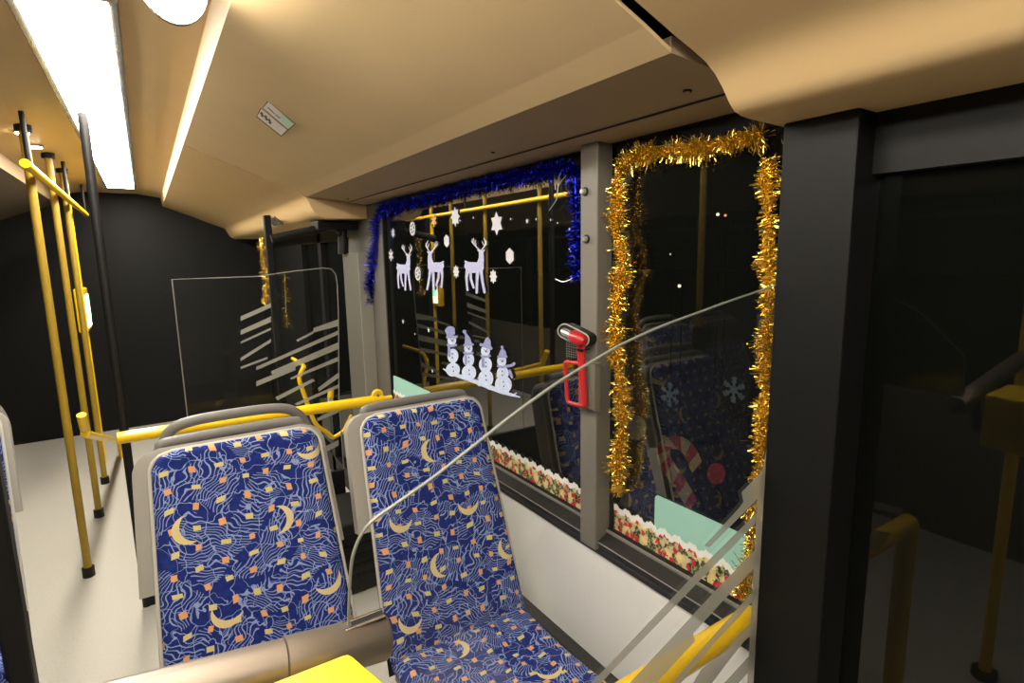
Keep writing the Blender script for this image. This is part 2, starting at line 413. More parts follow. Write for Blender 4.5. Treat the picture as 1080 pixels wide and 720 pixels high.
# --- far doorway (dark) and near doorway
d1 = struct(MB().box((1.03, 3.40, 0), (1.08, 3.48, 1.80)).box((1.03, 4.55, 0), (1.08, 4.63, 1.80)).box((1.03, 3.98, 0), (1.08, 4.06, 1.80)).box((1.03, 3.48, 0), (1.08, 4.55, .15)).box((1.03, 3.48, 1.70), (1.08, 4.55, 1.80)).build('door_1', M_black))
MB().poly([(1.06, 3.48, .15), (1.06, 4.55, .15), (1.06, 4.55, 1.7), (1.06, 3.48, 1.7)]).build('pane', M_pane, d1, fixn=False)
struct(MB().box((1.03, 4.63, 0), (1.08, Y1, 1.80)).build('wall_right', M_black))
d2 = struct(MB().box((.975, .47, 0), (1.08, .598, 1.82), .004).box((1.03, -.55, 0), (1.08, -.45, 1.82)).box((1.03, -.45, 0), (1.08, .47, .15)).box((1.03, -.45, 1.72), (1.08, .47, 1.82)).build('door_2', M_black))
MB().poly([(1.06, -.45, .15), (1.06, .47, .15), (1.06, .47, 1.72), (1.06, -.45, 1.72)]).build('pane', M_pane, d2, fixn=False)
struct(MB().box((1.03, Y0, 0), (1.08, -.55, 1.82)).build('wall_right', M_dkpillar))
# --- opposite side of the bus
struct(MB().box((-1.5, Y0, 0), (-1.45, Y1, .80)).build('wall_left', M_dkpillar))
struct(MB().box((-1.5, Y0, 1.75), (-1.45, Y1, 2.2)).build('trim_9', M_black))
for i, (a, b) in enumerate(((-1.4, .2), (.3, 1.8), (1.9, 3.4), (3.5, 5.0), (5.1, 6.4))):
    w = struct(MB().box((-1.5, a-.1, .8), (-1.44, a, 1.75)).build('window_%d' % (i+3), M_black))
    MB().poly([(-1.47, a, .8), (-1.47, b, .8), (-1.47, b, 1.75), (-1.47, a, 1.75)]).build('pane', M_pane, w, fixn=False)

# --- ceiling lamps
def strip(x, ya, yb, lab):
    t = thing('ceiling_lamp', lab, 'lamp', (x, (ya+yb)/2, 2.13))
    n = 16
    pts = [Vector((x+.055*math.cos(math.pi*k/n), ya+.01, 2.13-.075*math.sin(math.pi*k/n))) for k in range(n+1)]
    MB().prism(pts, (0, yb-ya-.02, 0)).build('diffuser', M_lens, t, smooth=True)
    MB().box((x-.065, ya, 2.126), (x+.065, yb, 2.15), .004).build('housing', M_cap, t)
    for y in (ya, yb): MB().prism([Vector((x+.06*math.cos(math.pi*k/n), y-.006, 2.13-.08*math.sin(math.pi*k/n))) for k in range(n+1)], (0, .012, 0)).build('end_cap', M_cap, t)
strip(.10, -1.3, 1.32, 'long glowing ceiling lamp on the side of the blue seats')
t = thing('ceiling_lamp', 'added flat glowing fill panel flush in the middle of the ceiling farther down the aisle', 'lamp', (-.1, 3.7, 2.215))  # added fill panel that brightens the far part of the bus
MB().box((-.21, 1.70, 2.205), (.01, 5.8, 2.2195), .003).build('frame', M_cap, t)
MB().box((-.19, 1.72, 2.202), (-.01, 5.78, 2.2045)).build('diffuser', emit_mat('flush_fill', (255, 248, 234), 44), t)
strip(-.50, -1.3, 1.50, 'long glowing ceiling lamp on the far side of the aisle')
for x, y, lab in ((-.42, 3.55, 'small bright round spotlight in the middle ceiling, nearer one'), (-.42, 3.95, 'small bright round spotlight in the middle ceiling, farther one')):
    t = thing('ceiling_spotlight', lab, 'spotlight', (x, y, 2.21))
    MB().tube([(x, y, 2.218), (x, y, 2.205)], .034, 20).build('rim', M_cap, t, smooth=True)
    MB().tube([(x, y, 2.204), (x, y, 2.200)], .025, 20).build('lens', M_spot, t, smooth=True)

# ================================================================== bolts on the pillar
for (x, y, lab) in ((617.5, 202, 'upper of the two round bolts on the grey window pillar'), (619, 252, 'lower of the two round bolts on the grey window pillar')):
    c = onX(x, y, .985); b_ = thing('pillar_bolt', lab, 'bolt', c)
    MB().tube([c, c-Vector((.004, 0, 0))], .0115, 18).build('washer', M_dark, b_, smooth=True)
    MB().tube([c-Vector((.004, 0, 0)), c-Vector((.012, 0, 0)), c-Vector((.015, 0, 0))], [.0085, .0085, .006], 16).build('bolt_head', M_cap, b_, smooth=True)

# ================================================================== seats
def back_path(t):       # t=0 crease, 1 top : (y, z)
    y = .225*t + .016*math.sin(math.pi*t)*(1 if t < 2 else 0) - .016*math.sin(math.pi*t)**2*.6
    return (1.378+y, .455+.668*t)
def loft(name, rows, ns, m, parent, T, tb, u0, px=8, cx=0, flat=None, endround=.06):
    """rows: (y, z, half width, v, front factor); front swells by T, back sits tb behind"""
    vs = []; uv = []; fs = []
    nr = len(rows)
    nrm = []
    for i in range(nr):
        a = rows[max(i-1, 0)]; b = rows[min(i+1, nr-1)]
        d = Vector((0, b[0]-a[0], b[1]-a[1])).normalized(); nrm.append(Vector((0, -d.z, d.y)))
    for i, (y, z, hw, v, ff) in enumerate(rows):
        for k in range(ns+1):
            s = -1+2*k/ns; s = math.copysign(abs(s)**.8, s)
            h = T*ff*max(0, 1-abs(s)**px)**.5
            if flat: h += flat(s, v)*ff
            p_ = Vector((cx+s*hw, y, z))+nrm[i]*h
            vs.append(p_); uv.append((u0+s*hw, v))
    nb = len(vs)
    for i, (y, z, hw, v, ff) in enumerate(rows):
        for k in range(ns+1):
            s = -1+2*k/ns; s = math.copysign(abs(s)**.8, s)
            hb = tb*(max(0, 1-abs(s)**px)**.5*.6+.4)*(.35+.65*ff)
            vs.append(Vector((cx+s*hw*.985, y, z))-nrm[i]*hb); uv.append((u0+s*hw, v))
    q = ns+1
    for i in range(nr-1):
        for k in range(ns):
            fs.append([i*q+k, i*q+k+1, (i+1)*q+k+1, (i+1)*q+k])
            fs.append([nb+i*q+k, nb+(i+1)*q+k, nb+(i+1)*q+k+1, nb+i*q+k+1])
        fs.append([i*q, (i+1)*q, nb+(i+1)*q, nb+i*q]); fs.append([i*q+ns, nb+i*q+ns, nb+(i+1)*q+ns, (i+1)*q+ns])
    for k in range(ns):
        fs.append([k, nb+k, nb+k+1, k+1]); r_ = (nr-1)*q
        fs.append([r_+k, r_+k+1, nb+r_+k+1, nb+r_+k])
    o = mk(name, vs, fs, m, parent, True, uv); fix(o); autosm(o, 1.1); return o
def back_rows(t0, t1, extra=0, r=.05, n=30, off=0.):
    L = .70; rows = []
    ts = [t0+(t1-t0)*i/n for i in range(n)]+[t1-(r/L)*(1-math.sin(math.pi/2*k/9)) if False else t1-(r/L)*math.cos(math.pi/2*k/10) for k in range(1, 11)]
    ts = sorted(t for t in set(ts) if t <= t1+1e-9)
    for t in ts:
        y, z = back_path(t)
        hw = (.232-.030*t)+extra
        d = (t1-t)*L; ff = 1.0
        if d < r: hw -= r-math.sqrt(max(0, r*r-(r-d)**2))
        if d < .02: ff = math.sqrt(max(0, 1-((.02-d)/.02)**2))*.8+.2
        if t < .05: ff = min(ff, .6+8*t)
        n_ = Vector((-.947, .32))
        rows.append((y-n_.x*off, z-n_.y*off, hw, t*L, ff))
    return rows
def outline(t0, t1, extra, h, off=0):
    L_ = []; R_ = []
    for (y, z, hw, v, ff) in back_rows(t0, t1, extra, n=16):
        L_.append(Vector((-hw, y-.947*-off*-1, z))); R_.append(Vector((hw, y-.947*-off*-1, z)))
    return [p_+Vector((0, -h*.947, h*.32)) for p_ in L_+R_[::-1]]
def make_seat(u0, label, handle, cx, dy=0):
    t = thing('bus_seat', label, 'seat', (0, 1.2, 0))
    bol = lambda s, v: .014*max(0, abs(s)-.55)/.45*(1-abs(s)**14)
    loft('backrest', back_rows(.0, 1.0), 30, M_fab, t, .018, .02, u0, flat=bol)
    mbp = MB().tube(outline(.08, 1.0, .003, -.001), .0048, 8); mbp.build('piping', M_pipe, t, smooth=True)
    # cushion
    rows = []
    for i in range(16):
        a = i/15; rows.append((1.385-.42*a, .452+.010*a-.012*math.sin(math.pi*a), .228-.006*a, -.44*a, 1.0))
    for k in range(1, 9):
        w = math.pi/2*k/8; rows.append((.965-.03*math.sin(w), .462-.04*(1-math.cos(w)), .222, -.44-.055*k/8, 1-.6*k/8))
    rows = [(y, z, hw, v, ff) for (y, z, hw, v, ff) in rows]
    # reversed so that the normal points up
    loft('cushion', rows[::-1], 26, M_fab, t, .016, .05, u0, flat=bol)
    mb = MB().box((-.21, .96, .365), (.21, 1.42, .402), .012).build('seat_pan', M_shell2, t, smooth=True)
    # shell behind the back
    loft('shell', back_rows(.52, 1.018, .030, .06, off=.020), 24, M_shell, t, .004, .13, 0, px=6, cx=-.010)
    loft('lower_shell', back_rows(-.05, .54, .002, .02, off=.022), 16, M_dark, t, .002, .04, 0, px=6)
    # cap line on top of the shell
    y1, z1 = back_path(1.005)
    cp = [(-.195, y1+.03, z1-.045), (-.18, y1+.036, z1-.008), (-.145, y1+.038, z1+.010), (.13, y1+.038, z1+.010), (.165, y1+.036, z1-.004), (.18, y1+.03, z1-.028)]
    MB().tube(spline(cp), .014, 12).build('shell_cap', M_shell2, t, smooth=True)
    if handle:
        hp = [(-.155, y1+.085, z1-.16), (-.178, y1+.085, z1-.10), (-.175, y1+.08, z1-.02), (-.15, y1+.075, z1+.03), (-.10, y1+.072, z1+.047), (.0, y1+.072, z1+.05), (.10, y1+.072, z1+.047), (.155, y1+.075, z1+.03), (.19, y1+.08, z1-.02), (.20, y1+.085, z1-.10), (.165, y1+.085, z1-.16)]
        MB().tube(spline(hp), .0145, 14).build('grab_handle', M_shell2, t, smooth=True)
    # frame and legs
    for yy in (1.30, 1.04): MB().box((-.2, yy, .33), (.2, yy+.055, .366), .006).build('frame_bar', M_dark, t)
    for s in (-.12, .12):
        MB().tube([(s, 1.33, .34), (s, 1.30, .005)], .018, 12).box((s-.04, 1.25, 0), (s+.04, 1.36, .008)).build('leg', M_dark, t, smooth=True)
    t.location = Vector((cx, 1.2+dy, 0))
    return t
XR = .700
make_seat(.5, 'blue patterned seat beside the white wall panel under the windows', False, XR)
s2 = make_seat(1.5, 'blue patterned aisle seat with a grey grab handle over its backrest', True, XR-.535)
def dup(root, loc, label, group):
    r = root.copy(); C.objects.link(r); r.location = Vector(loc); r['label'] = label; r['group'] = group
    for ch in list(root.children):
        c = ch.copy(); C.objects.link(c); c.parent = r
    return r
GS = 'blue seats across the aisle'
dup(s2, (-.655, 2.0, 0), 'blue patterned seat across the aisle, the one beside the aisle', GS)
dup(s2, (-1.18, 2.0, 0), 'blue patterned seat across the aisle, under the opposite windows', GS)

# heater box behind the seats on the floor
hb = thing('heater_box', 'dark low heater box on the floor behind the two blue seats', 'heater', (.65, 2.7, 0))
MB().box((.28, 2.47, 0), (.97, 2.85, .36), .015).build('housing', M_dark, hb)
g_ = MB()
for k in range(5): g_.box((.33, 2.464, .08+.05*k), (.92, 2.472, .10+.05*k))
g_.build('grille', M_black, hb)

# ================================================================== yellow rail behind the seats
rl = thing('grab_rail', 'yellow horizontal grab rail behind the blue seats, ending in a ring bracket', 'grab rail', (.6, 2.77, .86))
a = onY(262, 441.5, 2.77); b = onY(404, 420.5, 2.77)
d_ = (b-a).normalized(); a = a-d_*.5
MB().tube([a, b-d_*.02, b], [.026, .026, .025], 18).build('rail', M_yellow, rl, smooth=True)
c = onY(398, 416.5, 2.765)
ring = [c+Vector((.022*math.cos(w), 0, .022*math.sin(w))) for w in [2*math.pi*k/20 for k in range(21)]]
MB().tube(ring, .011, 10, cap=False).tube([c+Vector((0, -.006, 0)), c+Vector((0, .012, 0))], .018, 16).build('ring_bracket', M_yellow, rl, smooth=True)
MB().tube([c+Vector((0, -.008, 0)), c+Vector((0, -.013, 0))], .008, 12).build('screw', M_cap, rl, smooth=True)
MB().tube([b-d_*.01, Vector((1.032, b.y, b.z))], .014, 12).build('wall_arm', M_yellow, rl, smooth=True)

# ================================================================== glass screens
def P2(x, y): return (268+x/4.2375, 310+y/4.2375)
YF = 2.95
fs_ = thing('glass_screen', 'clear glass screen with frosted diagonal stripes at the far doorway', 'glass screen', (.5, YF, 0))
out = [onY(x, y, YF) for x, y in ((357, 480), (357.5, 420), (357, 330), (355.8, 300), (354, 289), (349.5, 283.5), (340, 282.6), (310, 286), (270, 291.5))]
out.append(Vector((out[-1].x-.35, YF, out[-1].z))); out.append(Vector((out[-1].x, YF, .45))); out[0] = Vector((out[1].x, YF, .45))
MB().poly(out).build('glass_sheet', M_clear, fs_, fixn=False)
MB().tube(out, .0028, 6, cap=False).build('glass_edge', M_gask, fs_)
SF = [[(265, 152), (378, 112), (378, 142), (265, 172)], [(188, 205), (265, 165), (265, 176), (195, 213)], [(10, 325), (378, 162), (378, 180), (10, 340)],
      [(75, 345), (378, 215), (378, 245), (185, 325), (80, 360)], [(10, 390), (185, 318), (185, 340), (10, 412)], [(160, 375), (375, 280), (375, 300), (168, 382)],
      [(95, 460), (262, 378), (272, 388), (105, 475)], [(285, 420), (378, 350), (378, 374), (290, 435)], [(180, 490), (378, 403), (378, 418), (195, 497)],
      [(280, 555), (378, 508), (378, 528), (285, 568)], [(300, 690), (378, 650), (378, 676), (310, 712)],
      [(-60, 100), (75, 40), (75, 60), (-60, 120)], [(-60, 162), (75, 100), (75, 125), (-60, 182)], [(-60, 212), (75, 150), (75, 160), (-60, 222)], [(-60, 285), (75, 200), (75, 215), (-60, 300)], [(-60, 325), (60, 280), (60, 290), (-60, 335)]]
for k, q in enumerate(SF):
    MB().poly([onY(*P2(*v), YF-.002) for v in q]).build('frosted_stripe', M_frost, fs_, fixn=False)
MB().box((-.15, YF-.015, .0), (out[1].x, YF+.015, .45), .004).build('lower_panel', M_dark, fs_)
MB().tube([(-.15, YF, 0), (-.15, YF, 2.2)], .018, 14).build('post', M_dark, fs_, smooth=True)

YN = .60
ns_ = thing('glass_screen', 'large clear glass screen with sloping edge and frosted stripes in the foreground', 'glass screen', (.6, YN, 0))
edge_px = [(366.5, 662), (367, 640), (368, 615), (370, 592), (374, 577), (381, 562), (394, 547), (425, 525), (460, 500), (502, 467), (544, 434), (592, 400), (640, 371), (658, 361), (698, 343), (736, 329), (773, 315.5), (810, 303)]
ed = [onY(x, y, YN) for x, y in edge_px]
ed = [ed[0]]+spline(ed[1:], 4)
xe = 1.0
d_ = (ed[-1]-ed[-6]).normalized()
while ed[-1].x < xe-.01: ed.append(ed[-1]+d_*.01)
sheet = ed+[Vector((ed[-1].x, YN, .30)), Vector((.205, YN, .30)), Vector((.205, YN, ed[0].z-.05))]
MB().poly(sheet).build('glass_sheet', M_clear, ns_, fixn=False)
# flat polished edge of the sheet (7 mm thick)
mb = MB(); n = len(ed); vs = []
for i, q in enumerate(ed):
    tg = (ed[min(i+1, n-1)]-ed[max(i-1, 0)]).normalized(); nn = Vector((tg.z, 0, -tg.x))
    for dy, dn in ((-.0025, 0), (.0025, 0), (.0025, .002), (-.0025, .002)): vs.append(q+Vector((0, dy, 0))+nn*dn)
fq = []
for i in range(n-1):
    for k in range(4): fq.append([i*4+k, i*4+(k+1) % 4, (i+1)*4+(k+1) % 4, (i+1)*4+k])
mb.add(vs, fq).build('glass_edge', M_edge, ns_)
def ext(p_, q_, k):
    return (p_[0]+(q_[0]-p_[0])*k, p_[1]+(q_[1]-p_[1])*k)
stripes = [
    [(782, 519), (801.5, 499), (830, 470), (830, 520), (801, 524), (748, 577), (743, 575), (779, 536), (784, 529)],
    [(797.5, 541), (733, 605), (640, 703), (610, 733), (615, 741), (645, 708), (737, 613), (796.5, 552)],
    [(830, 543), (809, 567), (755, 622), (680, 703), (640, 745), (668, 745), (697, 715), (733, 676), (731, 668), (760, 636), (809, 585), (830, 563)],
    [(830, 585), (808, 608), (770, 650), (735, 690), (704, 726), (713, 726), (748, 684), (780, 650), (808, 617), (830, 594)],
    [(830, 622), (808, 643), (780, 668), (763, 688), (740, 705), (722, 735), (740, 735), (766, 700), (784, 677), (808, 653), (830, 632)],
    [(830, 648), (808, 671), (785, 697), (762, 722), (772, 728), (790, 708), (808, 690), (830, 668)],
]
for q in stripes:
    MB().poly([onY(x, y, YN-.004) for x, y in q]).build('frosted_stripe', M_frost, ns_, fixn=False)
bx0 = onY(793.5, 590, YN).x; bx1 = onY(804, 600, YN).x
MB().poly([(bx0, YN-.0035, onY(797, 528, YN).z), (bx0, YN-.0035, .32), (bx1, YN-.0035, .32), (bx1, YN-.0035, onY(809, 450, YN).z), (bx1-.006, YN-.0035, onY(809, 450, YN).z)]).build('frosted_stripe', M_frost, ns_, fixn=False)

# clamp tube that carries the screen
tb = thing('clamp_tube', 'brushed grey metal tube clamping the foot of the foreground glass screen', 'tube', (0, YN, 1.15))
c0 = onY(300, 699, YN); c1 = onY(407, 670, YN); dx = (c1-c0).normalized(); zc = (c0.z+c1.z)/2
R_ = .0268
def tp(x): return Vector((x, YN, c0.z+(c1.z-c0.z)*(x-c0.x)/(c1.x-c0.x)))
xj = c0.x; x1 = c1.x
MB().tube([tp(-.335), tp(xj-.001)], .0255, 32).build('rail', M_steel, tb, smooth=True)
MB().tube([tp(xj), tp(xj+.001), tp(x1-.004), tp(x1)], [R_-.001, R_, R_, R_-.003], 36).build('sleeve', M_steel, tb, smooth=True)
MB().box(tp(x1-.085)+Vector((0, -.0065, R_-.006)), tp(x1-.002)+Vector((0, .0065, R_+.0015)), .001).build('slot_gasket', M_dark, tb)
MB().box(tp(x1-.05)+Vector((0, -.009, R_-.004)), tp(x1-.001)+Vector((0, -.004, R_+.006)), .0015).box(tp(x1-.05)+Vector((0, .004, R_-.004)), tp(x1-.001)+Vector((0, .009, R_+.006)), .0015).build('slot_lip', M_steel, tb)
sp = thing('stanchion', 'yellow vertical pole beside the camera carrying the grey clamp tube', 'pole', (-.36, YN, 0))
MB().tube([(-.36, YN, 0), (-.36, YN, 2.21)], .019, 18).build('pole', M_yellow, sp, smooth=True)
MB().tube([(-.36, YN, 0), (-.36, YN, .03)], .04, 18).build('foot', M_dark, sp, smooth=True)

# yellow box in front of the tube, on its bracket
ZB = 1.178
top = [onZ(x, y, ZB) for x, y in ((364, 688.5), (369, 687.5), (373, 689.5), (404, 715.5), (440, 748))]
y_a = top[-1].y; xa = -.06
pts = [Vector((xa, top[0].y+.004, ZB))]+top+[Vector((xa, top[-1].y, ZB))]
yb = thing('ticket_box', 'bright yellow box with a rounded corner under the grey clamp tube', 'box', (.05, .5, ZB-.16))
cen = sum(pts, Vector())/len(pts)
mb = MB(); vs = []; n = len(pts)
prof = [(0.93, 0), (.965, -.002), (.99, -.008), (1.0, -.018), (1.0, -.15)]
for s_, dz in prof:
    vs += [cen+(q-cen)*s_+Vector((0, 0, dz)) for q in pts]
fq = [list(range(n))]+[[j*n+i, j*n+(i+1) % n, (j+1)*n+(i+1) % n, (j+1)*n+i] for j in range(len(prof)-1) for i in range(n)]+[[(len(prof)-1)*n+i for i in range(n)][::-1]]
mb.add(vs, fq).build('casing', mat('bright_yellow', (252, 218, 14), .4), yb, smooth=True)
MB().tube([(.05, .5, ZB-.15), (.05, YN-.01, ZB-.13), (.05, YN, zc-.02)], .012, 12).build('bracket', M_dark, yb, smooth=True)

# yellow rail behind the foreground glass, right
r2 = thing('grab_rail', 'thick yellow grab rail behind the striped foreground glass at lower right', 'grab rail', (.9, .64, .88))
YR = .635
a = onY(787.5, 655, YR); b = onY(683, 719.5, YR); d_ = (b-a).normalized()
MB().tube([a-d_*.025, a-d_*.02, b+d_*.35], [.024, .0262, .0262], 24).build('rail', M_yellow, r2, smooth=True)
MB().tube([a-d_*.05, a-d_*.025], [.02, .02], 18).build('end_socket', M_dark, r2, smooth=True)
e_ = b+d_*.35
MB().tube([e_, Vector((e_.x, YR, 0))], .0262, 20).build('post', M_yellow, r2, smooth=True)

# ================================================================== far doorway details
hp = [onY(x, y, 3.2) for x, y in ((321, 386), (317, 394), (316, 402), (321, 416), (326, 431), (331, 443), (336, 450), (345, 456), (351, 461), (356, 459), (362, 455))]
t = MB().tube(spline(hp), .0125, 12).build('door_handle', M_yellow, d1, smooth=True)
MB().tube([hp[0]+Vector((0, 0, -.0)), hp[0]+Vector((0, .3, 0))], .010, 10).build('mount', M_yellow, t, smooth=True)
MB().tube([hp[-1], hp[-1]+Vector((.14, .3, 0))], .010, 10).build('mount', M_yellow, t, smooth=True)
a = onY(349, 411, 3.2); b = onY(348.5, 419, 3.2)
t = MB().tube([a, b], [.016, .018], 14).build('emergency_knob', M_yellow, d1, smooth=True)
MB().box(onY(346.5, 419, 3.21), onY(350.5, 424, 3.23)).build('plate', M_white, t)
MB().tube([b, b+Vector((.22, .1, 0))], .006, 8).build('stem', M_dark, t, smooth=True)
t = MB().tube(spline([onY(286, 252, 3.2), onY(310, 246.5, 3.2), onY(345, 239.5, 3.2), onY(352, 239.5, 3.2), onY(359, 244, 3.2)]), .022, 12).build('door_arm', M_dark, d1, smooth=True)
MB().tube([onY(362, 232, 3.2), onY(362, 250, 3.2)], .022, 14).tube([onY(362, 250, 3.2), onY(362, 268, 3.2)], .03, 14).build('hinge', M_dark, t, smooth=True)
MB().box((.80, 3.12, 1.75), (1.02, 3.28, 1.797), .005).build('mounting_block', M_black, t)
t = thing('door_post', 'thin black upright post at the left side of the far doorway', 'post', (.5, 3.3, 0))
a = onY(287.5, 300, 3.3).x
MB().box((a-.018, 3.28, 0), (a+.018, 3.32, 1.83), .004).build('post', M_black, t)

# ================================================================== tinsel
def tinsel(name, label, path, R, per_m, m, cat='tinsel', seed=1, w=.0008, group=None, back=None, taper=(1, 1)):
    rnd = random.Random(seed)
    path = spline(path, 10); seg = [(path[i+1]-path[i]).length for i in range(len(path)-1)]; tot = sum(seg)
    t = thing(name, label, cat, path[0], group)
    MB().tube(path, .0022, 6).build('core_wire', m, t, smooth=True)
    vs = []; fs = []
    cum = [0]
    for s_ in seg: cum.append(cum[-1]+s_)
    i = 0; N_ = int(per_m*tot)
    for k in range(N_):
        l = (k+rnd.random())/N_*tot
        while i < len(seg)-1 and cum[i+1] < l: i += 1
        f_ = (l-cum[i])/max(seg[i], 1e-9); p_ = path[i].lerp(path[i+1], min(1, max(0, f_)))
        tg = (path[i+1]-path[i]).normalized(); a = tg.orthogonal().normalized(); b = tg.cross(a)
        w_ = rnd.uniform(0, 2*math.pi); dr = (a*math.cos(w_)+b*math.sin(w_)+tg*rnd.gauss(0, .35)).normalized()
        clump = .75+.35*math.sin(l*61+seed)*math.sin(l*23.7)
        Ln = R*(taper[0]+(taper[1]-taper[0])*min(1, l/tot*2.5))*rnd.uniform(.55, 1.08)*clump*(1.35 if rnd.random() < .05 else 1)
        if back is not None:
            # strands are stopped by the pane behind
            if p_.x+dr.x*Ln > back and dr.x > 0:
                dr.x = max(0, (back-p_.x)/Ln*.8)
        sd = dr.cross(Vector((rnd.gauss(0, 1), rnd.gauss(0, 1), rnd.gauss(0, 1)))).normalized()*w*rnd.uniform(.7, 1.4)
        bend = Vector((rnd.gauss(0, 1), rnd.gauss(0, 1), rnd.gauss(0, 1)-.5))*Ln*.10
        p1 = p_+dr*Ln*.55; p2 = p_+dr*Ln+bend
        tw = dr.cross(sd).normalized()*sd.length
        k0 = len(vs)
        vs += [p_-sd, p_+sd, p1-sd*.8-tw*.6, p1+sd*.8+tw*.6, p2-tw*.9, p2+tw*.9]
        fs += [[k0, k0+1, k0+3, k0+2], [k0+2, k0+3, k0+5, k0+4]]
    mk('fringe', vs, fs, m, t)
    return t
XT = 1.02
def pT(l, X=XT): return [onX(x, y, X) for x, y in l]
tinsel('tinsel_garland', 'gold tinsel garland hanging from the top of the right window down its left side',
       pT([(652, 519), (652, 497), (654, 470), (657, 440), (656, 412), (653, 394), (651, 375), (649, 353), (650, 335), (651, 314), (655, 290), (658, 273), (653, 255), (650, 237), (651, 215), (652, 190), (656, 176), (673, 164), (704, 160), (734, 158), (759, 151), (783, 147), (805, 143)]), .036, 6500, M_gold, seed=3, back=1.047)
tinsel('tinsel_garland', 'gold tinsel garland at the right edge of the right window, behind the striped glass',
       pT([(812, 166), (811, 185), (811, 240), (811, 300), (808.5, 365), (806, 430), (803, 490), (797, 545), (791, 590), (786, 612), (781, 628)], 1.022), .030, 6500, M_gold, seed=5, back=1.047)
bl = tinsel('tinsel_garland', 'blue tinsel garland along the top and both sides of the left window',
            pT([(391, 319), (391, 300), (393, 280), (395, 262), (397, 240), (400, 225), (412, 217), (440, 212), (470, 203), (505, 194), (540, 187), (575, 180), (600, 174), (606, 182), (607, 205), (608, 240), (609, 270), (608, 296)], 1.018), .040, 4600, M_blue, taper=(1.4, .9), seed=9, back=1.047)
for q in ([(601, 168), (590, 185), (588, 205), (586, 212), (579, 222)], [(597, 185), (589, 196), (587, 210)], [(588, 170), (585, 185), (586, 200)], [(600, 262), (606, 272), (612, 277)], [(612, 284), (604, 293), (594, 297), (586, 294)]):
    MB().tube(spline(pT(q, 1.03), 5), .0011, 5).build('loose_strand', M_silver, bl)
tinsel('tinsel_garland', 'short gold tinsel length hanging at far left beyond the black door post', [onY(x, y, 3.45) for x, y in ((276, 250), (277, 270), (280, 290), (281, 312), (280, 322))], .035, 1800, M_gold, seed=11)
tinsel('tinsel_garland', 'sparse gold tinsel put in for a dim tinsel reflection in the far doorway glass', [onY(x, y, 4.2) for x, y in ((300, 285), (301, 310), (302, 330), (303, 346))], .05, 300, M_gold, seed=12)  # stand-in strands for a dim reflection of tinsel in the door glass

# ================================================================== window stickers
XS = W-.004
def depth(p_): return (p_-CAM).dot(_f)
def circ(x, y, r, n=14, e=1.0): return [(x+r*e*math.cos(2*math.pi*k/n), y+r*math.sin(2*math.pi*k/n)) for k in range(n)]
class Flat:
    """flat vinyl shapes on the plane x=X, drawn through a map from drawing units to the plane"""
    def __init__(s, fn, X): s.fn = fn; s.X = X; s.mb = MB(); s.k = 0
    def poly(s, pts):
        s.k += 1; q = [s.fn(x, y, s.X-.00006*s.k) for x, y in pts]; s.mb.poly(q); return s
    def blob(s, x, y, rx, ry=None, n=16): ry = ry or rx; return s.poly([(x+rx*math.cos(2*math.pi*k/n), y+ry*math.sin(2*math.pi*k/n)) for k in range(n)])
    def stroke(s, pts):
        for (x0, y0, r0), (x1, y1, r1) in zip(pts, pts[1:]):
            a = math.atan2(y1-y0, x1-x0); q = []
            for k in range(7): w = a+math.pi/2+math.pi*k/6; q.append((x0+r0*math.cos(w), y0+r0*math.sin(w)))
            for k in range(7): w = a-math.pi/2+math.pi*k/6; q.append((x1+r1*math.cos(w), y1+r1*math.sin(w)))
            s.poly(q)
        return s
    def build(s, name, m, parent=None): return s.mb.build(name, m, parent, fixn=False)
def deer(fn, label):
    t = thing('reindeer_sticker', label, 'sticker', fn(650, 640, XS), 'reindeer stickers on the left window')
    b = Flat(fn, XS)
    b.stroke([(588, 414, 6), (604, 434, 16), (640, 452, 32), (690, 458, 33)]).stroke([(606, 448, 26), (650, 470, 30)]).stroke([(690, 458, 30), (704, 395, 19), (703, 352, 15)])
    b.stroke([(700, 345, 14), (703, 368, 17), (713, 392, 10)]).stroke([(712, 345, 8), (727, 332, 4)]).stroke([(690, 340, 8), (677, 332, 4)])
    b.stroke([(607, 468, 16), (596, 530, 9), (600, 590, 7), (604, 622, 8)]).stroke([(626, 485, 10), (628, 545, 9), (648, 605, 8)])
    b.stroke([(676, 492, 13), (672, 565, 9), (671, 640, 9)]).stroke([(702, 488, 11), (712, 560, 9), (727, 638, 9)])
    b.build('body', M_deer, t)
    a = Flat(fn, XS-.001)
    a.stroke([(690, 330, 3.6), (668, 312, 3.6), (645, 285, 2.9), (638, 255, 2.2)]).stroke([(665, 308, 2.9), (662, 262, 2.2)]).stroke([(650, 292, 2.9), (632, 270, 2.2)]).stroke([(655, 298, 2.9), (648, 248, 2.2)])
    a.stroke([(708, 330, 3.6), (725, 308, 3.6), (734, 280, 2.9), (722, 245, 2.2)]).stroke([(728, 304, 2.9), (740, 290, 2.9), (738, 262, 2.2)]).stroke([(722, 300, 2.9), (708, 268, 2.2)])
    a.build('antlers', M_stk, t)
def dmap(ax, bx, ay, by):
    return lambda x, y, X: onX(405+(ax+bx*(x-583))/6.857, 215+(ay+by*(y-240))/6.857, X)
deer(dmap(583, 1, 240, 1), 'largest lilac reindeer sticker, right of the three, facing right')
deer(dmap(432, -.83, 262, .89), 'lilac reindeer sticker in the middle of the three, facing left')
deer(dmap(92, .70, 288, .83), 'smallest lilac reindeer sticker, left of the three, facing right')

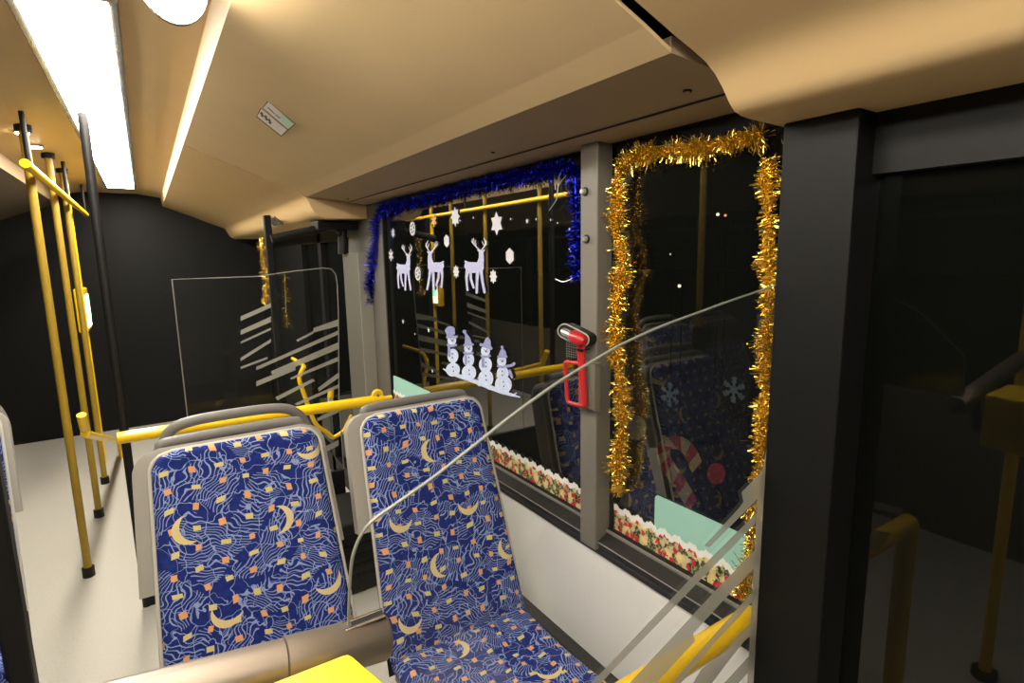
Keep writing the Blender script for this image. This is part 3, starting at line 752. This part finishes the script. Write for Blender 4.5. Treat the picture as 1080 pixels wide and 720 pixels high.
def flake(px_, py_, hh, kind, label, m=M_stk, name='snowflake_sticker', group='snowflake stickers on the left window', X=XS, cat='sticker'):
    c = onX(px_, py_, X); r = hh/F*depth(c)
    mb = MB(); k0 = 0
    def pl(pts): 
        nonlocal k0; k0 += 1
        mb.poly([Vector((X-.00005*k0, c.y+a, c.z+b)) for a, b in pts])
    def pol(n, r1, r2, ph=math.pi/2): return [((r1 if k % 2 == 0 else r2)*math.cos(ph+math.pi*k/n), (r1 if k % 2 == 0 else r2)*math.sin(ph+math.pi*k/n)) for k in range(2*n)]
    if kind == 'star6': pl(pol(6, r, r*.62))
    elif kind == 'star8': pl(pol(8, r, r*.66))
    elif kind == 'hex': pl(pol(6, r, r*.86))
    elif kind == 'tiny': pl(pol(5, r, r*.45))
    elif kind == 'lace':
        n = 12
        for k in range(n):
            w0, w1 = 2*math.pi*k/n, 2*math.pi*(k+1)/n
            pl([(r*.72*math.cos(w0), r*.72*math.sin(w0)), (r*math.cos(w0), r*math.sin(w0)), (r*math.cos(w1), r*math.sin(w1)), (r*.72*math.cos(w1), r*.72*math.sin(w1))])
        for k in range(3):
            w = math.pi*k/3+.3; u, v = math.cos(w), math.sin(w); h = r*.12
            pl([(-u*r*.8-v*h, -v*r*.8+u*h), (-u*r*.8+v*h, -v*r*.8-u*h), (u*r*.8+v*h, v*r*.8-u*h), (u*r*.8-v*h, v*r*.8+u*h)])
    elif kind in ('crystal', 'puff'):
        for k in range(3):
            w = math.pi*k/3+math.pi/2; u, v = math.cos(w), math.sin(w); h = r*(.10 if kind == 'crystal' else .2)
            pl([(-u*r-v*h, -v*r+u*h), (-u*r+v*h, -v*r-u*h), (u*r+v*h, v*r-u*h), (u*r-v*h, v*r+u*h)])
        for k in range(6):
            w = math.pi*k/3+math.pi/2
            for s_ in (-.75, .75):
                for f_ in (.45, .7):
                    x0, y0 = f_*r*math.cos(w), f_*r*math.sin(w); x1, y1 = x0+.32*r*math.cos(w+s_), y0+.32*r*math.sin(w+s_)
                    h = r*.06; nx, ny = -math.sin(w+s_)*h, math.cos(w+s_)*h
                    pl([(x0-nx, y0-ny), (x1-nx, y1-ny), (x1+nx, y1+ny), (x0+nx, y0+ny)])
        pl([(r*.3*math.cos(2*math.pi*k/10), r*.3*math.sin(2*math.pi*k/10)) for k in range(10)])
    o = mb.build(name, m, fixn=False); tag(o, label, cat, group); return o
flake(523.7, 235.7, 12.5, 'star6', 'largest white six-pointed star snowflake sticker at upper right of the reindeer')
flake(480, 228.6, 10.5, 'star8', 'white eight-pointed snowflake sticker touching the reflected yellow rail')
flake(537.6, 270, 8.5, 'hex', 'white hexagonal snowflake sticker right of the largest reindeer')
flake(471, 254, 6.8, 'hex', 'white rounded snowflake sticker between the middle and the right reindeer')
flake(435, 241, 7.3, 'lace', 'white openwork oval snowflake sticker above the small left reindeer')
flake(440.7, 288.5, 7.3, 'lace', 'white openwork oval snowflake sticker between the left and middle reindeer legs')
flake(481, 286.4, 7.2, 'star8', 'white eight-pointed snowflake sticker just left of the largest reindeer legs')
flake(520.2, 291.6, 7.8, 'star8', 'white eight-pointed snowflake sticker right of the largest reindeer hind hooves')
flake(414.5, 245.6, 4.6, 'puff', 'smallest white snowflake sticker at the upper left of the window')
flake(412.3, 269, 6.2, 'puff', 'white branching snowflake sticker left of the small reindeer')
flake(457.6, 232.6, 6.5, 'puff', 'gold snowflake sticker below the left end of the reflected rail', M_goldstk)
for x, y, r in ((499.2, 229.5, 1.5), (538.6, 231, 1.5), (555.8, 233, 3.2), (565.5, 231, 1.8), (580.6, 231.7, 1.6), (588, 235, 1.5), (600.6, 241.6, 1.8), (485, 232.5, 1.5)):
    flake(x, y, r, 'tiny', 'tiny pale star sticker in the row along the top of the left window', M_stk, 'star_sticker', 'tiny stars along the top')
for x, y, r in ((452, 348, 3.2), (425, 339, 3.0), (456, 391, 2.6), (437.5, 352, 1.6)):
    flake(x, y, r, 'tiny', 'tiny pale star sticker left of the snowmen on the left window', M_stk, 'star_sticker', 'tiny stars left of the snowmen')

# snowmen on a snow bank (one cut-out)
def S7(x, y, X): return onX(455+x/7.58, 335+y/7.58, X)
sm = thing('snowman_sticker', 'white cut-out sticker of four snowmen on a sloping snow bank, low on the left window', 'sticker', S7(380, 520, XS))
b = Flat(S7, XS)
b.stroke([(95, 408, 4), (150, 440, 14), (230, 468, 16), (330, 502, 16), (450, 548, 18), (560, 590, 18), (640, 615, 12), (708, 635, 4)]).stroke([(340, 505, 8), (385, 545, 4)]).stroke([(430, 545, 10), (465, 572, 5)]).stroke([(660, 615, 6), (680, 600, 4)])
b.build('snow_bank', M_snow, sm)
MEN = [([(172, 415, 52, 50), (172, 305, 40, 52), (163, 180, 32, 38)], 0), ([(300, 440, 54, 56), (297, 335, 42, 50), (295, 245, 31, 36)], 1),
       ([(435, 485, 56, 62), (432, 375, 48, 56), (432, 265, 34, 40)], 2), ([(575, 535, 62, 66), (570, 445, 44, 52), (562, 345, 34, 42)], 3)]
for balls, kd in MEN:
    b = Flat(S7, XS-.0016)
    for x, y, rx, ry in balls: b.blob(x, y, rx*1.08, ry*1.12, 20)
    body = b.build('snowman', M_snow, sm)
    hx, hy = balls[2][0], balls[2][1]; hw = balls[2][2]; top = hy-balls[2][3]
    h = Flat(S7, XS-.0030)
    if kd == 0: h.stroke([(hx-38, top+14, 9), (hx+38, top+10, 9)]).stroke([(hx-16, top-4, 26), (hx-18, top-42, 32), (hx-4, top-44, 30)]).blob(hx-40, top-40, 16).blob(hx+14, top-20, 14)
    elif kd == 1: h.stroke([(hx-33, top+10, 9), (hx+36, top+4, 9)]).poly([(hx-30, top+8), (hx+32, top+4), (hx+14, top-50), (hx-18, top-88), (hx-34, top-92), (hx-26, top-60)]).blob(hx-31, top-98, 15)
    elif kd == 2: h.stroke([(hx-36, top-10, 12), (hx+44, top+18, 14)]).poly([(hx-24, top-6), (hx+44, top+12), (hx+42, top-40), (hx+20, top-72), (hx+4, top-62)])
    else: h.stroke([(hx-28, top+8, 9), (hx+38, top+8, 9)]).poly([(hx-30, top+6), (hx+40, top+8), (hx+36, top-28), (hx+12, top-60), (hx-10, top-48)]).blob(hx+3, top-68, 12)
    h.build('hat', M_snow2, body)
    s_ = Flat(S7, XS-.0030)
    ny = balls[2][1]+balls[2][3]-2
    s_.stroke([(hx-32, ny, 9), (hx, ny+10, 10), (hx+34, ny+2, 9)]).stroke([(hx-22, ny+6, 10), (hx-20, ny+85, 12)] if kd != 3 else [(hx+30, ny+4, 10), (hx+82, ny-5, 11), (hx+98, ny-18, 12)])
    s_.build('scarf', M_snow2, body)
    for x, y in ((hx+4, balls[1][1]-18), (hx+4, balls[1][1]+14), (balls[0][0], balls[0][1]-22), (balls[0][0]+4, balls[0][1]+12)):
        Flat(S7, XS-.0042).blob(x, y, 6, 7, 10).build('button', M_btn, body)
    for x in (hx-10, hx+12): Flat(S7, XS-.0042).blob(x, hy-9, 4, 5, 8).build('eye', M_btn, body)
    q = Flat(S7, XS-.0042); q.stroke([(hx+3, hy+2, 8), (hx+8, hy+6, 6)]); q.build('nose', M_carrot, body)
    if kd == 3:
        q = Flat(S7, XS-.0030); q.stroke([(hx+62, ny+40, 12), (hx+80, ny+90, 10)]); q.build('mitten', M_snow2, body)

# flower borders with snowy scalloped tops
def border(y0, y1, label):
    X = W-.008; z0, zb = .818, .888
    t = thing('flower_border_sticker', label, 'sticker', (X, (y0+y1)/2, z0))
    vs = []; uv = []; fs = []; N_ = int((y1-y0)/.006)
    top = lambda y: zb+.012*abs(math.sin(math.pi*(y-y0)/.044))+.003*math.sin(y*400)
    for i in range(N_+1):
        y = y0+(y1-y0)*i/N_
        for z in (z0, top(y)-.013): vs.append((X, y, z)); uv.append((y, z))
    fs = [[2*i, 2*i+1, 2*i+3, 2*i+2] for i in range(N_)]
    mk('flower_print', vs, fs, M_flower, t, uv=uv)
    vs = []
    for i in range(N_+1):
        y = y0+(y1-y0)*i/N_
        vs += [(X-.0004, y, top(y)-.015-.005*abs(math.sin(y*290))), (X-.0004, y, top(y))]
    mk('snow_edge', vs, fs, M_white, t)
border(1.190, 2.765, 'floral border sticker with snowy scalloped top along the bottom of the left window')
border(.66, 1.093, 'floral border sticker with snowy scalloped top along the bottom of the right window')
# mint cards behind the borders
def card(y0, y1, z0, z1, label, r=.012):
    X = W-.0045
    pts = [(y1, z0)]+[(y1-r+r*math.cos(w), z1-r+r*math.sin(w)) for w in [math.pi/2*k/6 for k in range(7)]]+[(y0+r+r*math.cos(w), z1-r+r*math.sin(w)) for w in [math.pi/2+math.pi/2*k/6 for k in range(7)]]+[(y0, z0)]
    o = MB().prism([(X, y, z) for y, z in pts], (.001, 0, 0)).build('mint_card', M_mint); tag(o, label, 'card')
card(.625, .938, .83, .979, 'large pale mint card standing behind the floral border of the right window')
card(2.30, 2.765, .83, .976, 'pale mint card in the lower left corner of the left window')

# flat stand-ins for faint shapes, set on the outside face of the right window
XO = W+.003
t = thing('candy_cane_shape', 'dim red and gold striped candy cane decal seen through the right window', 'shape', onX(720, 530, XO))
def S8(x, y, X): return onX(600+x/2.768, 380+y/2.768, X)
path = spline([Vector((x, y, 0)) for x, y in ((362, 425), (345, 395), (325, 360), (300, 325), (283, 295), (276, 268), (285, 248), (312, 240), (340, 252), (360, 280), (374, 312))], 6)
M_cane = mat('dull_gold_print', (232, 196, 140), .7); M_cane2 = mat('dull_red_print', (214, 60, 50), .7); M_pale = mat('pale_print', (205, 190, 165), .7); M_pale2 = mat('grey_blue_print', (150, 168, 190), .7)
c1_, c2_ = Flat(S8, XO), Flat(S8, XO)
for i in range(len(path)-1):
    p_, q_ = path[i], path[i+1]; tg = (q_-p_).normalized(); nn = Vector((-tg.y, tg.x, 0))*20; sk = tg*10
    (c1_ if (i//5) % 2 else c2_).poly([((p_+nn+sk).x, (p_+nn+sk).y), ((q_+nn+sk).x, (q_+nn+sk).y), ((q_-nn-sk).x, (q_-nn-sk).y), ((p_-nn-sk).x, (p_-nn-sk).y)])
c1_.build('gold_bands', M_cane, t); c2_.build('red_bands', M_cane2, t)
for (x, y, r, m, lab) in ((430, 330, 30, M_cane2, 'dim red bauble decal beside the candy cane on the right window'), (196, 196, 34, M_pale, 'dim pale round decal beside the gold tinsel on the right window')):
    o = Flat(S8, XO).blob(x, y, r*.9, r*1.05, 22).build('bauble_shape', m); tag(o, lab, 'shape')
flake(706.5, 416, 13, 'crystal', 'dim snowflake decal on the right window, nearer the gold tinsel', M_pale2, 'snowflake_shape', 'dim snowflakes on the right window', XO, 'shape')
flake(774, 411, 14, 'crystal', 'dim snowflake decal on the right window, nearer the striped glass', M_pale2, 'snowflake_shape', 'dim snowflakes on the right window', XO, 'shape')

# ================================================================== label on the ceiling panel
PN = Vector((.3957, 0, 1)).normalized(); P0 = Vector((.485, 1, 1.9995))
def LC(x, y, k=1): return onP(268+x/12, 90+y/12, P0-PN*(.0008*k), PN)
t = thing('ceiling_label', 'two overlapping white paper labels stuck on the beige ceiling panel', 'label', LC(270, 420))
M_lab = mat('label_paper', (240, 232, 226), .5); M_lab2 = mat('label_hologram', (205, 240, 215), .3); M_ink = mat('label_ink', (92, 80, 78), .7); M_rim = mat('label_rim', (70, 56, 34), .7)
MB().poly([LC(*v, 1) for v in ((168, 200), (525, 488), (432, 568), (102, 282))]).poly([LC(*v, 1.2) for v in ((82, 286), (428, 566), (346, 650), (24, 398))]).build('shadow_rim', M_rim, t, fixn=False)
MB().poly([LC(*v, 2) for v in ((180, 208), (512, 486), (430, 556), (112, 284))]).poly([LC(*v, 2.2) for v in ((92, 296), (416, 562), (344, 636), (36, 392))]).build('paper', M_lab, t, fixn=False)
MB().poly([LC(*v, 3) for v in ((350, 360), (505, 486), (440, 545), (330, 452))]).build('hologram', M_lab2, t, fixn=False)
mb = MB()
for x, y in ((98, 368), (150, 410), (196, 455)):
    for a_, b_ in ((-22, -16), (4, 8)):
        mb.poly([LC(x+dx_-.5*dy_*.0+a_*.0, y+dy_, 3) for dx_, dy_ in ((0+a_*.4, -36+b_*1.2+20), (28+a_*.4, -14+b_*1.2+20), (10+a_*.4, 8+b_*1.2+20), (-18+a_*.4, -14+b_*1.2+20))])
for x, y, l in ((172, 272, 62), (222, 320, 40), (272, 362, 60)):
    mb.poly([LC(x+dx_, y+dy_, 3) for dx_, dy_ in ((0, 0), (l, l*.83), (l-6, l*.83+9), (-6, 9))])
mb.build('printed_marks', M_ink, t, fixn=False)

# ================================================================== emergency hammer
XH = .985
def H(x, y, X=.965): return onX(570+x/5.54, 320+y/5.54, X)
hm = thing('emergency_hammer', 'red emergency hammer with loop handle in a holder on the grey window pillar', 'hammer', H(210, 600, XH))
# holder: rounded housing with metal-coloured rim, black back plate
def capsule(p0, p1, r, n=12):
    (x0, y0), (x1, y1) = p0, p1; a = math.atan2(y1-y0, x1-x0)
    return [(x0+r*math.cos(a+math.pi/2+math.pi*k/n), y0+r*math.sin(a+math.pi/2+math.pi*k/n)) for k in range(n+1)]+[(x1+r*math.cos(a-math.pi/2+math.pi*k/n), y1+r*math.sin(a-math.pi/2+math.pi*k/n)) for k in range(n+1)]
hd = MB().prism([H(x, y, .958) for x, y in capsule((142, 160), (243, 212), 42)], (XH-.958, 0, 0)).build('holder', M_dark, hm)
rim = [H(x, y, .957) for x, y in capsule((142, 160), (243, 212), 40)]; rim.append(rim[0])
MB().tube(rim, .0022, 8, cap=False).build('holder_rim', M_shell, hd, smooth=True)
MB().prism([H(x, y, .966) for x, y in ((148, 212), (212, 225), (212, 325), (150, 318))], (XH-.966, 0, 0)).build('back_plate', M_dark, hd)
m_ = MB()
for k in range(7): m_.tube([H(150, 220+k*14, .9655), H(210, 232+k*14, .9655)], .0006, 5)
for k in range(5): m_.tube([H(154+k*13, 222, .9655), H(154+k*13, 320, .9655)], .0006, 5)
m_.build('plate_mesh', M_gask, hd)
MB().box(H(225, 330, .97), H(345, 620, XH), .002).build('pillar_bracket', M_pillar, hd)
# head and tip
MB().tube([H(186, 188, .950), H(196, 193, .950), H(240, 212, .950), H(252, 218, .950), H(262, 222, .950)], [.0155, .018, .018, .015, .008], 18).build('hammer_head', M_red, hm, smooth=True)
MB().tube([H(128, 160, .950), H(140, 166, .950), H(186, 188, .950)], [.008, .012, .012], 16).build('steel_tip', M_cap, hm, smooth=True)
# handle
h = MB()
h.tube([H(226, 236, .957), H(232, 330, .957), H(258, 590, .957)], [.0075, .0075, .0075], 10)
h.tube([H(250, 236, .957), H(250, 330, .957), H(262, 590, .957)], [.006, .006, .006], 10)
loop = [H(x, y, .957) for x, y in ((238, 350), (190, 346), (156, 340), (146, 346), (146, 365), (150, 450), (158, 560), (164, 576), (180, 582), (220, 592), (262, 598))]
h.tube(loop, .0058, 10)
h.build('handle', M_red, hm, smooth=True)
h = MB()
for k in range(7):
    y = 405+k*29; h.prism([H(x, yy, .953) for x, yy in ((214+k*.8, y+4), (246, y-6), (248, y+20), (222, y+14))], (.008, 0, 0))
h.build('grip_teeth', M_red, hm)
MB().tube(spline([H(150, 258, .962), H(205, 270, .951), H(240, 274, .949), H(290, 264, .962)]), .0014, 6).box(H(224, 262, .950), H(240, 284, .945)).build('cable_tie', M_black, hm)

# ================================================================== across the aisle (seen mirrored in the panes)
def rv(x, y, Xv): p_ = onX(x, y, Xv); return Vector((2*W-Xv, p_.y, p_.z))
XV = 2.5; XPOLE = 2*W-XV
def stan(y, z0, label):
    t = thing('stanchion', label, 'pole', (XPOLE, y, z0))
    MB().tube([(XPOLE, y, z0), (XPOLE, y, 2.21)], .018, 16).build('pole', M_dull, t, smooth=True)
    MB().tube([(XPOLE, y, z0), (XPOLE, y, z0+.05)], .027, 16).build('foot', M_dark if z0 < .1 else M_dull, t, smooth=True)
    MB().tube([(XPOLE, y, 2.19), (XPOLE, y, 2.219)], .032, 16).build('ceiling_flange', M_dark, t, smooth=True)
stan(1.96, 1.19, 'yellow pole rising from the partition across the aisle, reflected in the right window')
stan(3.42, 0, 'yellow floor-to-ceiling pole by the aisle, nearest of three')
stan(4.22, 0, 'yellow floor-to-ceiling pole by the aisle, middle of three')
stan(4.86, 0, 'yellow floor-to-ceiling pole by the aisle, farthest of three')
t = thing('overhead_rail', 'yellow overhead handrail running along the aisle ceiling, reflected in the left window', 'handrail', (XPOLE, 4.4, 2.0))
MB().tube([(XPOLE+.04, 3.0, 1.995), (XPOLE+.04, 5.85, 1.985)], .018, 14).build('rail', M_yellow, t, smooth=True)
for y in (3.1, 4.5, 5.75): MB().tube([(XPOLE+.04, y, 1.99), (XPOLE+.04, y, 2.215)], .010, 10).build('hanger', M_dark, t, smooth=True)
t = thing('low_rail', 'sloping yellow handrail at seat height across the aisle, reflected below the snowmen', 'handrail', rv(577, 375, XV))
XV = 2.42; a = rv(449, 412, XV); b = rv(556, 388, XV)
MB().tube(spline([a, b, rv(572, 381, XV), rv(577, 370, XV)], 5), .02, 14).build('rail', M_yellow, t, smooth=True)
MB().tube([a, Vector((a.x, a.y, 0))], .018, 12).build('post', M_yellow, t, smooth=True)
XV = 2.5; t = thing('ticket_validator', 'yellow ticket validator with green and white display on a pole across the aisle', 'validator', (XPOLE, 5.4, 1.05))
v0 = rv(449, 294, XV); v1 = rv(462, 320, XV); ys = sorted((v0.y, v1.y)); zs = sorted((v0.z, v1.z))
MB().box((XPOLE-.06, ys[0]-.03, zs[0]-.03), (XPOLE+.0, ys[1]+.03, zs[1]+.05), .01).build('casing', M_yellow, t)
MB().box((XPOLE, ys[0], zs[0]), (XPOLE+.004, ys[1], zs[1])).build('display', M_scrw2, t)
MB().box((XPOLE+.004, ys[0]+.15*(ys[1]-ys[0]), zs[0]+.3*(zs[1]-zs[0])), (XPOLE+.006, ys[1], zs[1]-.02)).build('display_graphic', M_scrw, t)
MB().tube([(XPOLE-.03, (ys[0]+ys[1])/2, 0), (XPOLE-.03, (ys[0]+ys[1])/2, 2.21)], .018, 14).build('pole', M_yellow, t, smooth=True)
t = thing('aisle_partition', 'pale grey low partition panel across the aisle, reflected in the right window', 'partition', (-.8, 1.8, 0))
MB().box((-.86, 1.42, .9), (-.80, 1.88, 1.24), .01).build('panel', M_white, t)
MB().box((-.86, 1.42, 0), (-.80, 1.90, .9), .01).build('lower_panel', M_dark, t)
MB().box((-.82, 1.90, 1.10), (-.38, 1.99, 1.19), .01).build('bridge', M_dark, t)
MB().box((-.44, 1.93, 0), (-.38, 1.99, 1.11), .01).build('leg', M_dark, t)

# ================================================================== night outside
M_l1 = emit_mat('street_light_white', (255, 240, 215), 3.5); M_l2 = emit_mat('street_light_orange', (255, 150, 70), 4)
struct(MB().box((1.2, -15, -1.2), (60, 60, -1.0)).build('ground', mat('night_asphalt', (38, 38, 40), .8, noise=.3, nscale=3)))
for x, y, r, m, lab in ((757, 226, .03, M_l1, 'bright white street light seen through the right window'), (765, 227, .024, M_l2, 'orange street light just right of the bright white one'), (640, 225.5, .03, M_l2, 'small orange street light near the gold tinsel'),
                        (716.5, 301.5, .034, M_l1, 'pale round street light in the middle of the right window'), (707, 268, .015, M_l1, 'faint distant light left of the yellow pole reflection')):
    pass
    c = onX(x, y, 9.0)
    t = thing('street_light', lab, 'street light', (c.x, c.y, -1.0))
    MB().ball(c, r, 14, 10).build('lamp', m, t, smooth=True)
    MB().tube([(c.x+.1, c.y, -1.0), (c.x+.1, c.y, c.z+.05), (c.x, c.y, c.z+r)], .012, 8).build('post', M_black, t, smooth=True)
w = bpy.data.worlds.new('night'); sc.world = w; w.use_nodes = True
bg = w.node_tree.nodes['Background']; bg.inputs[0].default_value = (.012, .014, .018, 1); bg.inputs[1].default_value = .12
sc.view_settings.view_transform = 'Standard'; sc.view_settings.look = 'None'; sc.view_settings.exposure = .12
sc.cycles.max_bounces = 8; sc.cycles.transparent_max_bounces = 16
try: sc.cycles.use_denoising = True
except Exception: pass
